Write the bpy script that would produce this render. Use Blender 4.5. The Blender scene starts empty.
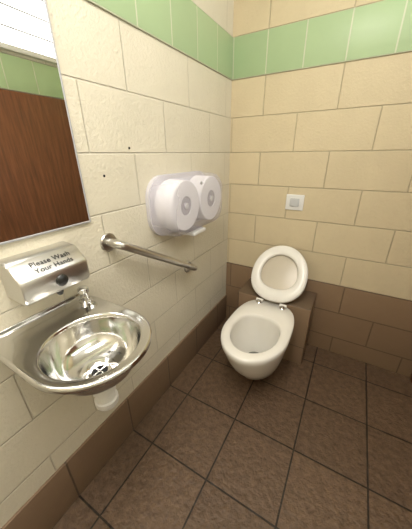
import bpy, bmesh, math
from mathutils import Vector, Matrix
sc=bpy.context.scene
sc.view_settings.view_transform='Standard'
COL=bpy.context.collection
W=1.36; YF=-2.45; H=2.5

# ---------------------------------------------------------------- materials
def newmat(n):
    m=bpy.data.materials.new(n); m.use_nodes=True
    nt=m.node_tree; b=nt.nodes['Principled BSDF']
    return m,nt,b
def N(nt,t,**k):
    n=nt.nodes.new(t)
    for a,v in k.items(): setattr(n,a,v)
    return n
def noise(nt,vec,scale,detail=4,rough=.6):
    n=N(nt,'ShaderNodeTexNoise'); n.inputs['Scale'].default_value=scale
    n.inputs['Detail'].default_value=detail; n.inputs['Roughness'].default_value=rough
    nt.links.new(vec,n.inputs['Vector']); return n
def mixc(nt,fac,a,b,blend='MIX'):
    m=N(nt,'ShaderNodeMix',data_type='RGBA',blend_type=blend)
    for s,v in ((0,fac),(6,a),(7,b)):
        if hasattr(v,'is_output'): nt.links.new(v,m.inputs[s])
        else: m.inputs[s].default_value=(v if s==0 else (*v,1))
    return m.outputs[2]
def ramp(nt,src,stops):
    r=N(nt,'ShaderNodeValToRGB'); cr=r.color_ramp
    cr.elements[0].position=stops[0][0]; cr.elements[1].position=stops[1][0]
    cr.elements[0].color=(*stops[0][1],1); cr.elements[1].color=(*stops[1][1],1)
    for p,c in stops[2:]:
        e=cr.elements.new(p); e.color=(*c,1)
    nt.links.new(src,r.inputs[0]); return r.outputs[0]
def plain(n,col,rough=.5,metal=0,bumpn=None,**k):
    m,nt,b=newmat(n)
    b.inputs['Base Color'].default_value=(*col,1); b.inputs['Roughness'].default_value=rough
    b.inputs['Metallic'].default_value=metal
    for a,v in k.items(): b.inputs[a.replace('_',' ')].default_value=v
    tc=N(nt,'ShaderNodeTexCoord')
    nn=noise(nt,tc.outputs['Object'],bumpn[0] if bumpn else 6)
    c=mixc(nt,nn.outputs[0],tuple(x*.95 for x in col),tuple(min(1,x*1.04) for x in col))
    nt.links.new(c,b.inputs['Base Color'])
    if bumpn:
        bp=N(nt,'ShaderNodeBump'); bp.inputs['Strength'].default_value=bumpn[1]; bp.inputs['Distance'].default_value=bumpn[2]
        nt.links.new(nn.outputs[0],bp.inputs['Height']); nt.links.new(bp.outputs[0],b.inputs['Normal'])
    return m
def tiled(name,axes,off,bw,bh,mortar,offset,cA,cB,cM,rough=.5,nscale=14,nbump=.004,jd=.004,fine=90,smooth=.3,spec=.5,big=None):
    """grid/brick surface; axes=(u axis, v axis) of object coords, off=(u,v) shift"""
    m,nt,b=newmat(name)
    tc=N(nt,'ShaderNodeTexCoord'); sp=N(nt,'ShaderNodeSeparateXYZ'); cb=N(nt,'ShaderNodeCombineXYZ')
    nt.links.new(tc.outputs['Object'],sp.inputs[0])
    for i,a in enumerate(axes):
        ad=N(nt,'ShaderNodeMath',operation='ADD'); ad.inputs[1].default_value=off[i]
        nt.links.new(sp.outputs[a],ad.inputs[0]); nt.links.new(ad.outputs[0],cb.inputs[i])
    br=N(nt,'ShaderNodeTexBrick'); br.offset=offset; br.offset_frequency=2; br.squash=1
    nt.links.new(cb.outputs[0],br.inputs['Vector'])
    br.inputs['Scale'].default_value=1; br.inputs['Brick Width'].default_value=bw; br.inputs['Row Height'].default_value=bh
    br.inputs['Mortar Size'].default_value=mortar; br.inputs['Mortar Smooth'].default_value=smooth
    br.inputs['Bias'].default_value=0
    br.inputs['Color1'].default_value=(*cA,1); br.inputs['Color2'].default_value=(*cB,1); br.inputs['Mortar'].default_value=(*cM,1)
    n1=noise(nt,tc.outputs['Object'],nscale,6,.65)
    dark=ramp(nt,n1.outputs[0],[(.3,(.62,.61,.60)),(.72,(1.25,1.25,1.25))]) if big else ramp(nt,n1.outputs[0],[(.2,(.93,.93,.92)),(.8,(1.04,1.04,1.04))])
    c=mixc(nt,1.0,br.outputs['Color'],dark,'MULTIPLY')
    nt.links.new(c,b.inputs['Base Color'])
    b.inputs['Roughness'].default_value=rough; b.inputs['Specular IOR Level'].default_value=spec
    n2=noise(nt,tc.outputs['Object'],fine,5,.6)
    h1=N(nt,'ShaderNodeMath',operation='MULTIPLY'); h1.inputs[1].default_value=-jd; nt.links.new(br.outputs['Fac'],h1.inputs[0])
    h2=N(nt,'ShaderNodeMath',operation='MULTIPLY_ADD'); h2.inputs[1].default_value=nbump; nt.links.new(n2.outputs[0],h2.inputs[0]); nt.links.new(h1.outputs[0],h2.inputs[2])
    bp=N(nt,'ShaderNodeBump'); bp.inputs['Strength'].default_value=1; bp.inputs['Distance'].default_value=1
    nt.links.new(h2.outputs[0],bp.inputs['Height']); nt.links.new(bp.outputs[0],b.inputs['Normal'])
    return m
LW=(.71,.66,.535); BW=(.69,.585,.395)  # same cream paint; window light worked into the left tone, back kept warmer
def blk(n,ax,off,c,c2,k=.72,jd=.003): 
    return tiled(n,ax,off,.4,.2,.004,.5,c,c2,tuple(x*k for x in c),rough=.5,nscale=5,nbump=.0032,jd=jd,fine=80,smooth=.8,spec=.35)
M_wl=blk('block_left',(1,2),(3.88,.073),LW,tuple(x*.98 for x in LW),.84,.0024)
M_wb=blk('block_back',(0,2),(3.99,.073),BW,tuple(x*.96 for x in BW),.76,.0028)
M_wr=blk('block_right',(1,2),(4.1,.073),(.74,.72,.66),(.72,.70,.64))
M_wf=blk('block_front',(0,2),(4.0,.073),LW,LW)
GA=(.42,.56,.325)
def grn(n,ax,off): return tiled(n,ax,off,.2,.2,.0035,0,GA,tuple(x*.94 for x in GA),(.62,.66,.50),rough=.35,nscale=3,nbump=.0002,jd=.0015,fine=20,smooth=.1,spec=.4)
M_gl=grn('green_tile_left',(1,2),(4.0,.073)); M_gb=grn('green_tile_back',(0,2),(3.99,.073))
M_floor=tiled('floor_tile',(0,1),(3.1-.14,4.1-.44-.316+.0,),.31,.316,.0040,0,(.155,.098,.060),(.132,.083,.051),(.030,.021,.014),rough=.38,nscale=34,nbump=.008,jd=.004,fine=46,smooth=.2,big=1,spec=.42)
BR=(.225,.148,.093)
M_sl=tiled('skirt_left',(1,2),(4.1-.44-.316,.0),.316,.6,.004,0,BR,tuple(x*.93 for x in BR),(.11,.075,.05),rough=.45,nscale=8,nbump=.001,jd=.002,fine=50)
M_sb=tiled('skirt_back',(0,2),(3.1-.14,.07),.4,.2,.004,.5,(.28,.186,.112),(.26,.172,.104),(.16,.105,.064),rough=.45,nscale=8,nbump=.002,jd=.002,fine=60)
M_box=tiled('plinth_tile',(0,2),(3.2,.155),.31,.3,.003,0,(.27,.18,.113),(.25,.17,.105),(.14,.095,.06),rough=.4,nscale=8,nbump=.001,jd=.002,fine=50)
M_ceil=plain('ceiling_paint',(.85,.84,.80),.8,0,(30,.2,.002))
M_steel=plain('stainless',(.66,.65,.63),.12,1,(9,.14,.004))
M_brush=plain('brushed_steel',(.60,.58,.55),.28,1,(60,.05,.001))
M_case=plain('dispenser_steel',(.66,.65,.63),.30,1,(60,.05,.001))
M_chrome=plain('chrome',(.75,.75,.75),.08,1)
M_por=plain('porcelain',(.80,.775,.72),.1,0)
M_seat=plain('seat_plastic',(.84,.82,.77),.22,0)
M_lid=plain('lid_plastic_shaded',(.56,.50,.40),.3,0)  # off-white lid; the beige carries its shadow behind the seat ring
M_white=plain('white_plastic',(.80,.80,.79),.35,0)
M_pvc=plain('pvc',(.82,.81,.79),.35,0)
M_black=plain('black_plastic',(.012,.012,.012),.3,0)
M_dark=plain('dark_hole',(.01,.01,.01),.8,0)
M_grey=plain('grey_plastic',(.42,.42,.44),.35,0)
M_lgrey=plain('light_grey_plastic',(.55,.56,.58),.35,0)
M_lilac=plain('milky_base',(.60,.58,.62),.4,0)
M_paper=plain('tissue',(.90,.89,.90),.9,0,(80,.3,.002))
M_core=plain('core_card',(.42,.40,.43),.8,0)
M_water=plain('water',(.20,.20,.18),.03,0)
M_mir=plain('mirror_glass',(.90,.91,.90),.0,1)
for l in list(M_mir.node_tree.links):
    if l.to_socket.name=='Base Color': M_mir.node_tree.links.remove(l)
m,nt,b=newmat('door_wood'); M_wood=m
tc=N(nt,'ShaderNodeTexCoord'); mp=N(nt,'ShaderNodeMapping'); mp.inputs['Scale'].default_value=(30,30,2.2)
nt.links.new(tc.outputs['Object'],mp.inputs[0]); nn=noise(nt,mp.outputs[0],1.6,8,.7)
nt.links.new(ramp(nt,nn.outputs[0],[(.3,(.095,.034,.014)),(.55,(.175,.066,.027)),(.75,(.25,.10,.042))]),b.inputs['Base Color']); b.inputs['Roughness'].default_value=.4
m,nt,b=newmat('translucent_cover'); M_cov=m
b.inputs['Base Color'].default_value=(.74,.72,.79,1); b.inputs['Roughness'].default_value=.12
tr=N(nt,'ShaderNodeBsdfTransparent'); tr.inputs[0].default_value=(.97,.965,.985,1)
mx=N(nt,'ShaderNodeMixShader'); mx.inputs[0].default_value=.32
nt.links.new(tr.outputs[0],mx.inputs[1]); nt.links.new(b.outputs[0],mx.inputs[2])
nt.links.new(mx.outputs[0],nt.nodes['Material Output'].inputs[0])
def emis(n,col,s):
    m,nt,b=newmat(n); b.inputs['Emission Color'].default_value=(*col,1); b.inputs['Emission Strength'].default_value=s; return m
M_em=emis('tube_glow',(1,.95,.87),5)
M_win=emis('frosted_daylight_glass',(1,.99,.96),5.4)

# ---------------------------------------------------------------- mesh helpers
def obj(name,bm,mat,smooth=False,parent=None):
    me=bpy.data.meshes.new(name); bmesh.ops.recalc_face_normals(bm,faces=bm.faces[:]); bm.to_mesh(me); bm.free()
    if smooth: me.polygons.foreach_set('use_smooth',[True]*len(me.polygons))
    me.materials.append(mat); o=bpy.data.objects.new(name,me); COL.objects.link(o)
    if parent: o.parent=parent
    return o
def autos(o,ang=35):
    me=o.data; me.polygons.foreach_set('use_smooth',[True]*len(me.polygons))
    bm=bmesh.new(); bm.from_mesh(me)
    for e in bm.edges:
        if len(e.link_faces)==2 and e.calc_face_angle(0)>math.radians(ang): e.smooth=False
    bm.to_mesh(me); bm.free()
def empty(name,loc=(0,0,0)):
    e=bpy.data.objects.new(name,None); e.empty_display_size=.05; COL.objects.link(e); return e
def box(name,a,b,mat,bev=0,parent=None,seg=3):
    bm=bmesh.new(); bmesh.ops.create_cube(bm,size=1)
    for v in bm.verts: v.co=Vector([(a[i]+b[i])/2+v.co[i]*(b[i]-a[i]) for i in range(3)])
    if bev: bmesh.ops.bevel(bm,geom=bm.edges[:],offset=bev,segments=seg,profile=.5,affect='EDGES')
    o=obj(name,bm,mat,False,parent)
    if bev: autos(o,40)
    return o
def loft(name,rings,mat,cap0=True,cap1=True,parent=None,smooth=True,closed=False,sharp=None):
    bm=bmesh.new(); R=[[bm.verts.new(p) for p in r] for r in rings]; n=len(R[0])
    prs=list(zip(R[:-1],R[1:]))
    if closed: prs.append((R[-1],R[0]))
    for a,c in prs:
        for i in range(n):
            j=(i+1)%n; bm.faces.new((a[i],a[j],c[j],c[i]))
    if not closed:
        if cap0: bm.faces.new(R[0][::-1])
        if cap1: bm.faces.new(R[-1])
    o=obj(name,bm,mat,smooth,parent)
    if sharp: autos(o,sharp)
    return o
def basis(d):
    d=Vector(d).normalized(); a=Vector((0,0,1)) if abs(d.z)<.9 else Vector((1,0,0))
    u=d.cross(a).normalized(); return d,u,d.cross(u)
def lathe(name,o,d,prof,mat,n=48,parent=None,sharp=35,caps=(True,True)):
    """prof: list (radius, distance along d)"""
    d,u,v=basis(d); o=Vector(o)
    rings=[[o+d*t+(u*math.cos(2*math.pi*i/n)+v*math.sin(2*math.pi*i/n))*r for i in range(n)] for r,t in prof]
    return loft(name,rings,mat,caps[0],caps[1],parent,True,False,sharp)
def tube(name,pts,rad,mat,parent=None,n=20,fillet=0,caps=True):
    pts=[Vector(p) for p in pts]; path=[pts[0]]
    for i in range(1,len(pts)-1):
        if fillet:
            a=(pts[i-1]-pts[i]).normalized(); c=(pts[i+1]-pts[i]).normalized()
            p0=pts[i]+a*fillet; p1=pts[i]+c*fillet
            for k in range(9):
                t=k/8; path.append(p0*(1-t)**2+pts[i]*2*t*(1-t)+p1*t*t)
        else: path.append(pts[i])
    path.append(pts[-1]); rings=[]; up=None
    for i,p in enumerate(path):
        d=(path[min(i+1,len(path)-1)]-path[max(i-1,0)]).normalized()
        if up is None: _,up,_=basis(d)
        up=(up-d*up.dot(d)).normalized(); w=d.cross(up)
        rings.append([p+(up*math.cos(2*math.pi*k/n)+w*math.sin(2*math.pi*k/n))*rad for k in range(n)])
    return loft(name,rings,mat,caps,caps,parent,True,False,50)

# ---------------------------------------------------------------- room
box('floor',(-.1,YF-.1,-.1),(W+.1,.1,0),M_floor)
box('ceiling',(-.1,YF-.1,H),(W+.1,.1,H+.1),M_ceil)
box('wall_left',(-.1,YF,0),(0,0,H),M_wl)
box('wall_back',(-.1,0,0),(W+.1,.1,H),M_wb)
box('wall_right',(W,YF,0),(W+.1,0,H),M_wr)
box('wall_front',(-.1,YF-.1,0),(W+.1,YF,H),M_wf)
T=.006
box('trim_1',(0,YF,1.727),(T,-T,1.925),M_gl,.001)
box('trim_2',(0,-T,1.727),(W,0,1.925),M_gb,.001)
box('trim_3',(W-T,YF,1.727),(W,-T,1.925),M_gl,.001)
box('baseboard_left',(0,YF,0),(.010,-.012,.235),M_sl,.002)
box('baseboard_back',(0,-.012,0),(W,0,.53),M_sb,.002)
box('baseboard_right',(W-.01,YF,0),(W,-1.06,.235),M_sl,.002)
door=empty('door_1')
box('leaf',(W-.045,-.98,.01),(W-.008,-.06,1.715),M_wood,.002,door)
box('frame_side_1',(W-.05,-1.02,0),(W,-.98,1.722),M_wood,.002,door)
box('frame_side_2',(W-.05,-.06,0),(W,-.02,1.722),M_wood,.002,door)
lathe('knob',(W-.045,-.93,1.0),(-1,0,0),[(.028,0),(.028,.006),(.010,.008),(.010,.03),(.024,.036),(.027,.05),(.018,.06)],M_chrome,32,door)
win=empty('window_1')
wy0,wy1,wz0,wz1=-1.75,-.15,1.96,2.40
box('glass',(W-.012,wy0,wz0),(W-.006,wy1,wz1),M_win,0,win)
for i,zz in enumerate((wz0,wz1)): box('rail_%d'%(i+1),(W-.035,wy0-.02,zz-.015),(W,wy1+.02,zz+.015),M_white,.003,win)
for i,yy in enumerate((wy0,(wy0+wy1)/2,wy1)): box('stile_%d'%(i+1),(W-.035,yy-.015,wz0),(W,yy+.015,wz1),M_white,.003,win)
for i in range(3):
    zz=wz0+(i+1)*(wz1-wz0)/4; box('louvre_edge_%d'%(i+1),(W-.028,wy0,zz-.004),(W-.012,wy1,zz+.004),M_grey,.001,win)
for i,(y,zz) in enumerate([(-.905,1.345),(-1.04,1.255)]):
    lathe('screw_hole' if i==0 else 'screw_hole.001',(0,y,zz),(1,0,0),[(.0045,0),(.0045,.0010),(.003,.0013)],M_dark,16)

# ---------------------------------------------------------------- mirror
mir=empty('wall_mirror')
box('glass',(.0,-1.75,1.118),(.006,-1.136,1.72),M_mir,.0,mir)
box('edge_right',(0,-1.136,1.115),(.0075,-1.131,1.72),M_grey,.001,mir)
box('edge_bottom',(0,-1.75,1.112),(.0075,-1.131,1.118),M_grey,.001,mir)

# ---------------------------------------------------------------- soap dispenser
sd=empty('soap_dispenser')
pa,pb=(.099,1.034),(.062,1.068)
prof=[(0,.964),(.086,.962),(.098,.970),(.102,.982),(.103,1.022),pa,pb,(.052,1.073),(0,1.075)]
y0,y1=-1.425,-1.236
def ext(name,prof,y0,y1,mat,parent,ins=.006):
    cx=sum(p[0] for p in prof)/len(prof); cz=sum(p[1] for p in prof)/len(prof)
    rings=[]
    for y,s in ((y0,.93),(y0+ins*.4,.975),(y0+ins,1),(y1-ins,1),(y1-ins*.4,.975),(y1,.93)):
        rings.append([(max(0,cx+(px-cx)*s) if px>0 else 0,y,cz+(pz-cz)*s) for px,pz in prof])
    return loft(name,rings,mat,True,True,parent,True,False,32)
ext('case',prof,y0,y1,M_case,sd)
a=Vector((pa[0],0,pa[1])); c=Vector((pb[0],0,pb[1])); upv=(c-a).normalized(); nrm=Vector((0,1,0)).cross(upv).normalized()
if nrm.x<0: nrm=-nrm
cen=(a+c)/2+Vector((0,-1.325,0))+nrm*.0008
for k,(s,d) in enumerate((("Please Wash",.004),("Your Hands",-.017))):
    cu=bpy.data.curves.new('label_%d'%k,'FONT'); cu.body=s; cu.size=.0205; cu.align_x='CENTER'; cu.extrude=.0002; cu.offset=.0003; cu.space_character=1.06
    cu.materials.append(M_black); to=bpy.data.objects.new('label_%d'%(k+1),cu); COL.objects.link(to)
    Mx=Matrix((Vector((0,1,0)),upv,nrm)).transposed().to_4x4(); Mx.translation=cen+upv*(d); to.matrix_world=Mx; to.parent=sd
lathe('push_button',(.1025,-1.325,1.000),(1,0,0),[(.017,0),(.017,.004),(.013,.009),(.006,.012)],M_black,32,sd)
lathe('nozzle',(.075,-1.325,.964),(0,0,-1),[(.010,0),(.010,.01),(.006,.018)],M_black,24,sd)

# ---------------------------------------------------------------- basin
bas=empty('hand_basin')
BC=Vector((.240,-1.360,.872)); RR=.155; n=128
angs=[2*math.pi*i/n for i in range(n)]
def outline(th,R,back,half):
    c,s=math.cos(th),math.sin(th)
    if c>=0: return (c*R,s*R*(half/R))
    e=8; r=(abs(c/back)**e+abs(s/half)**e)**(-1/e)
    return (c*r,s*r)
def bring(R,back,half,z,cx=0): return [(BC.x+cx+outline(t,R,back,half)[0],BC.y+outline(t,R,back,half)[1],BC.z+z) for t in angs]
def cring(r,z,cx=0): return [(BC.x+cx+math.cos(t)*r,BC.y+math.sin(t)*r,BC.z+z) for t in angs]
B=.240
rings=[bring(RR-.004,B-.006,RR-.004,-.018),bring(RR,B,RR,-.015),bring(RR+.001,B,RR+.001,-.005),bring(RR-.002,B-.002,RR-.002,-.001),bring(RR-.006,B-.004,RR-.006,0),
       bring(RR-.010,B-.010,RR-.010,-.003),
       cring(.131,-.005),cring(.127,-.006),cring(.124,-.010),cring(.121,-.022),cring(.117,-.042),cring(.109,-.066),cring(.096,-.087),cring(.076,-.101),cring(.052,-.108),cring(.034,-.111),cring(.030,-.115),cring(.024,-.120)]
bowl=loft('bowl',rings,M_steel,False,True,bas)
loft('bowl_underside',[cring(r+.003,z-.003) for r,z in ((.132,-.006),(.122,-.022),(.118,-.042),(.110,-.066),(.097,-.087),(.077,-.102),(.050,-.113),(.02,-.122))],M_brush,False,True,bas)
dz=BC.z-.1175
lathe('waste_ring',(BC.x,BC.y,dz+.0005),(0,0,1),[(.032,0),(.032,.003),(.022,.0035),(.020,.001)],M_chrome,40,bas)
lathe('waste_hole',(BC.x,BC.y,dz+.0008),(0,0,1),[(.021,0),(.021,.002)],M_dark,32,bas)
box('waste_bar_1',(BC.x-.020,BC.y-.002,dz+.003),(BC.x+.020,BC.y+.002,dz+.005),M_chrome,.0005,bas)
box('waste_bar_2',(BC.x-.002,BC.y-.020,dz+.003),(BC.x+.002,BC.y+.020,dz+.005),M_chrome,.0005,bas)
box('upstand',(0,BC.y-RR+.004,.857),(.006,BC.y+RR-.004,.882),M_steel,.002,bas)
tap=empty('tap_group'); tap.parent=bas
tx,ty,tz=.048,-1.240,.869
lathe('tap_body',(tx,ty,tz),(0,0,1),[(.020,0),(.020,.004),(.014,.008),(.012,.022),(.014,.032),(.018,.034),(.018,.047),(.013,.052),(.005,.054)],M_chrome,32,tap)
tube('tap_spout',[(tx,ty,tz+.022),(tx+.045,ty-.03,tz+.032),(tx+.060,ty-.042,tz+.014)],.0075,M_chrome,tap,16,.014)
lathe('waste_tail',(BC.x,BC.y,.753),(0,0,-1),[(.030,0),(.030,.03),(.024,.032),(.024,.07)],M_pvc,32,bas)
lathe('trap_nut',(BC.x,BC.y,.715),(0,0,-1),[(.031,0),(.035,.004),(.035,.026),(.031,.030)],M_pvc,12,bas)
lathe('bottle_trap',(BC.x,BC.y,.690),(0,0,-1),[(.028,0),(.028,.036),(.034,.038),(.034,.056),(.030,.062),(.020,.065)],M_pvc,32,bas)
tube('outlet_pipe',[(BC.x-.015,BC.y,.668),(0.004,BC.y,.668)],.019,M_pvc,bas,24)

# ---------------------------------------------------------------- grab bar
gb=empty('grab_bar')
A=Vector((0,-1.072,1.02)); E=Vector((0,-.555,.712)); o=Vector((.062,0,0)); d=(E-A).normalized()
tube('bar',[A+Vector((.002,0,0)),A+o,E+o,E+Vector((.002,0,0))],.0165,M_brush,gb,24,.035)
for i,q in enumerate((A,E)):
    lathe('flange_%d'%(i+1),q,(1,0,0),[(.036,0),(.036,.004),(.033,.008),(.018,.010)],M_brush,40,gb)

# ---------------------------------------------------------------- toilet roll dispenser
tp=empty('toilet_paper_dispenser')
def rrect(cy,cz,hy,hz,r,x,n=12):
    out=[]
    for k,(sy,sz) in enumerate(((1,1),(-1,1),(-1,-1),(1,-1))):
        for i in range(n+1):
            a=math.pi/2*k+math.pi/2*i/n
            out.append((x,cy+sy*(hy-r)+r*math.cos(a),cz+sz*(hz-r)+r*math.sin(a)))
    return out
cy,cz=-.595,1.10; hy,hz=.255,.138
loft('back_plate',[rrect(cy,cz,hy,hz,.10,.001),rrect(cy,cz,hy,hz,.10,.02),rrect(cy,cz,hy-.006,hz-.006,.095,.021)],M_lilac,parent=tp,sharp=35)
loft('cover',[rrect(cy,cz,hy-.003,hz-.003,.098,.021),rrect(cy,cz,hy-.006,hz-.006,.096,.09),rrect(cy,cz,hy-.012,hz-.012,.09,.115),rrect(cy,cz,hy-.022,hz-.022,.08,.127),rrect(cy,cz,hy-.040,hz-.040,.065,.131)],M_cov,False,True,tp,sharp=40)
for i,yy in enumerate((-.713,-.477)):
    zc=1.105
    lathe('roll_%d'%(i+1),(.024,yy,zc),(1,0,0),[(.110,0),(.113,.004),(.113,.092),(.110,.096),(.044,.096),(.042,.088)],M_paper,56,tp)
    lathe('core_%d'%(i+1),(.03,yy,zc),(1,0,0),[(.042,0),(.042,.0870),(.016,.0870),(.014,.092)],M_core,32,tp)
    lathe('hub_%d'%(i+1),(.118,yy,zc),(1,0,0),[(.014,0),(.014,.004),(.008,.006)],M_white,32,tp)
box('chute',(.02,cy-.06,.942),(.118,cy+.06,.962),M_white,.006,tp)
lathe('lock',(.128,cy,1.195),(1,0,0),[(.008,0),(.008,.004),(.005,.005)],M_grey,20,tp)

# ---------------------------------------------------------------- flush plate
fp=empty('flush_plate')
box('plate',(.405,-.008,.988),(.514,0,1.084),M_white,.003,fp)
box('push_button',(.432,-.013,1.011),(.487,-.007,1.061),M_lgrey,.004,fp)

# ---------------------------------------------------------------- plinth (cistern box)
box('cistern_box',(.205,-.25,0),(.685,-.0125,.445),M_box,.004)

# ---------------------------------------------------------------- toilet
to=empty('toilet'); TX=.450; n=96; A2=[2*math.pi*i/n for i in range(n)]
def egg(w,yb,yf,z,yc=None,e=3.2):
    if yc is None: yc=yf+w*1.35 if yf+w*1.35<yb-.04 else (yf+yb)/2
    r=[]
    for t in A2:
        c,s=math.cos(t),math.sin(t)
        if s>=0:
            q=(abs(c)**e+abs(s)**e)**(-1/e); r.append((TX+w*c*q,yc+(yb-yc)*s*q,z))
        else: r.append((TX+w*c,yc+(yc-yf)*s,z))
    return r
pan=[egg(.085,-.251,-.40,.070),egg(.105,-.251,-.50,.080),egg(.120,-.251,-.60,.115),egg(.134,-.251,-.68,.175),egg(.150,-.251,-.735,.25),egg(.164,-.251,-.775,.32),egg(.173,-.251,-.80,.375),egg(.178,-.251,-.812,.400),egg(.179,-.251,-.815,.415),egg(.178,-.252,-.814,.428),egg(.173,-.257,-.809,.434),
 egg(.134,-.43,-.765,.435,e=2.6),egg(.128,-.435,-.758,.431,e=2.6),egg(.126,-.44,-.755,.415,e=2.6),egg(.128,-.44,-.75,.385,e=2.4),egg(.114,-.45,-.73,.32,e=2.2),egg(.090,-.465,-.69,.25,e=2),egg(.066,-.48,-.65,.20,e=2),egg(.052,-.485,-.62,.17,e=2),egg(.042,-.49,-.60,.14,e=2)]
loft('pan',pan,M_por,True,True,to)
loft('water_surface',[egg(.063,-.482,-.645,.196,e=2),egg(.063,-.482,-.645,.1965,e=2)],M_water,parent=to)
Hn=Vector((TX,-.285,.445)); V=Vector((0,.63,.777)).normalized(); Nn=Vector((0,-V.z,V.y))
def sring(w,v0,v1,off,e=2.3):
    vc=v1-w*1.15; r=[]
    for t in A2:
        c,s=math.cos(t),math.sin(t)
        if s<0: q=(abs(c)**e+abs(s)**e)**(-1/e); u=w*c*q; v=vc+(vc-v0)*s*q
        else: u=w*c; v=vc+(v1-vc)*s
        r.append(Hn+Vector((1,0,0))*u+V*v+Nn*off)
    return r
loft('seat',[sring(.174,.014,.390,0),sring(.178,.010,.394,.006),sring(.176,.012,.392,.014),sring(.166,.022,.382,.020),sring(.133,.075,.342,.020),sring(.120,.090,.330,.015),sring(.116,.094,.326,.006),sring(.118,.092,.328,0)],M_seat,parent=to,closed=True)
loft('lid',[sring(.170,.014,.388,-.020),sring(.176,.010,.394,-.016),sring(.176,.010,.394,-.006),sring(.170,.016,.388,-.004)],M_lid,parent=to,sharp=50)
for i,s in enumerate((-1,1)):
    lathe('hinge_post_%d'%(i+1),(TX+s*.075,-.30,.434),(0,0,1),[(.018,0),(.018,.006),(.012,.012),(.010,.02)],M_chrome,24,to)
    tube('hinge_pin_%d'%(i+1),[(TX+s*.075-.022,-.288,.450),(TX+s*.075+.022,-.288,.450)],.009,M_seat,to,16)

# ---------------------------------------------------------------- ceiling light fitting
lf=empty('ceiling_light')
box('batten',(.52,-2.35,H-.05),(.72,-1.15,H-.002),M_white,.008,lf)
box('diffuser',(.50,-2.36,H-.09),(.74,-1.14,H-.05),M_em,.012,lf)
ld=bpy.data.lights.new('tube_light','AREA'); ld.shape='RECTANGLE'; ld.size=.24; ld.size_y=1.2; ld.energy=22; ld.color=(1,.95,.88)
lo=bpy.data.objects.new('tube_light',ld); COL.objects.link(lo); lo.location=(.62,-1.75,H-.095); lo.parent=lf
w=bpy.data.worlds.new('world'); sc.world=w; w.use_nodes=True; w.node_tree.nodes['Background'].inputs[0].default_value=(.9,.95,1,1); w.node_tree.nodes['Background'].inputs[1].default_value=.3

# ---------------------------------------------------------------- camera
f=248.;pitch=math.radians(24);yaw=math.radians(30.2);roll=math.radians(-0.7)
h=Vector((-math.sin(yaw),math.cos(yaw),0)); r=Vector((math.cos(yaw),math.sin(yaw),0)); z=Vector((0,0,1))
fw=h*math.cos(pitch)-z*math.sin(pitch); up=h*math.sin(pitch)+z*math.cos(pitch)
r2=r*math.cos(roll)+up*math.sin(roll); up2=up*math.cos(roll)-r*math.sin(roll)
cd=bpy.data.cameras.new('camera'); cam=bpy.data.objects.new('camera',cd); COL.objects.link(cam)
Mx=Matrix((r2,up2,-fw)).transposed().to_4x4(); Mx.translation=Vector((0.77,-1.66,1.321)); cam.matrix_world=Mx
cd.sensor_fit='HORIZONTAL'; cd.sensor_width=36; cd.lens=f/412*36; cd.clip_start=.02
sc.camera=cam
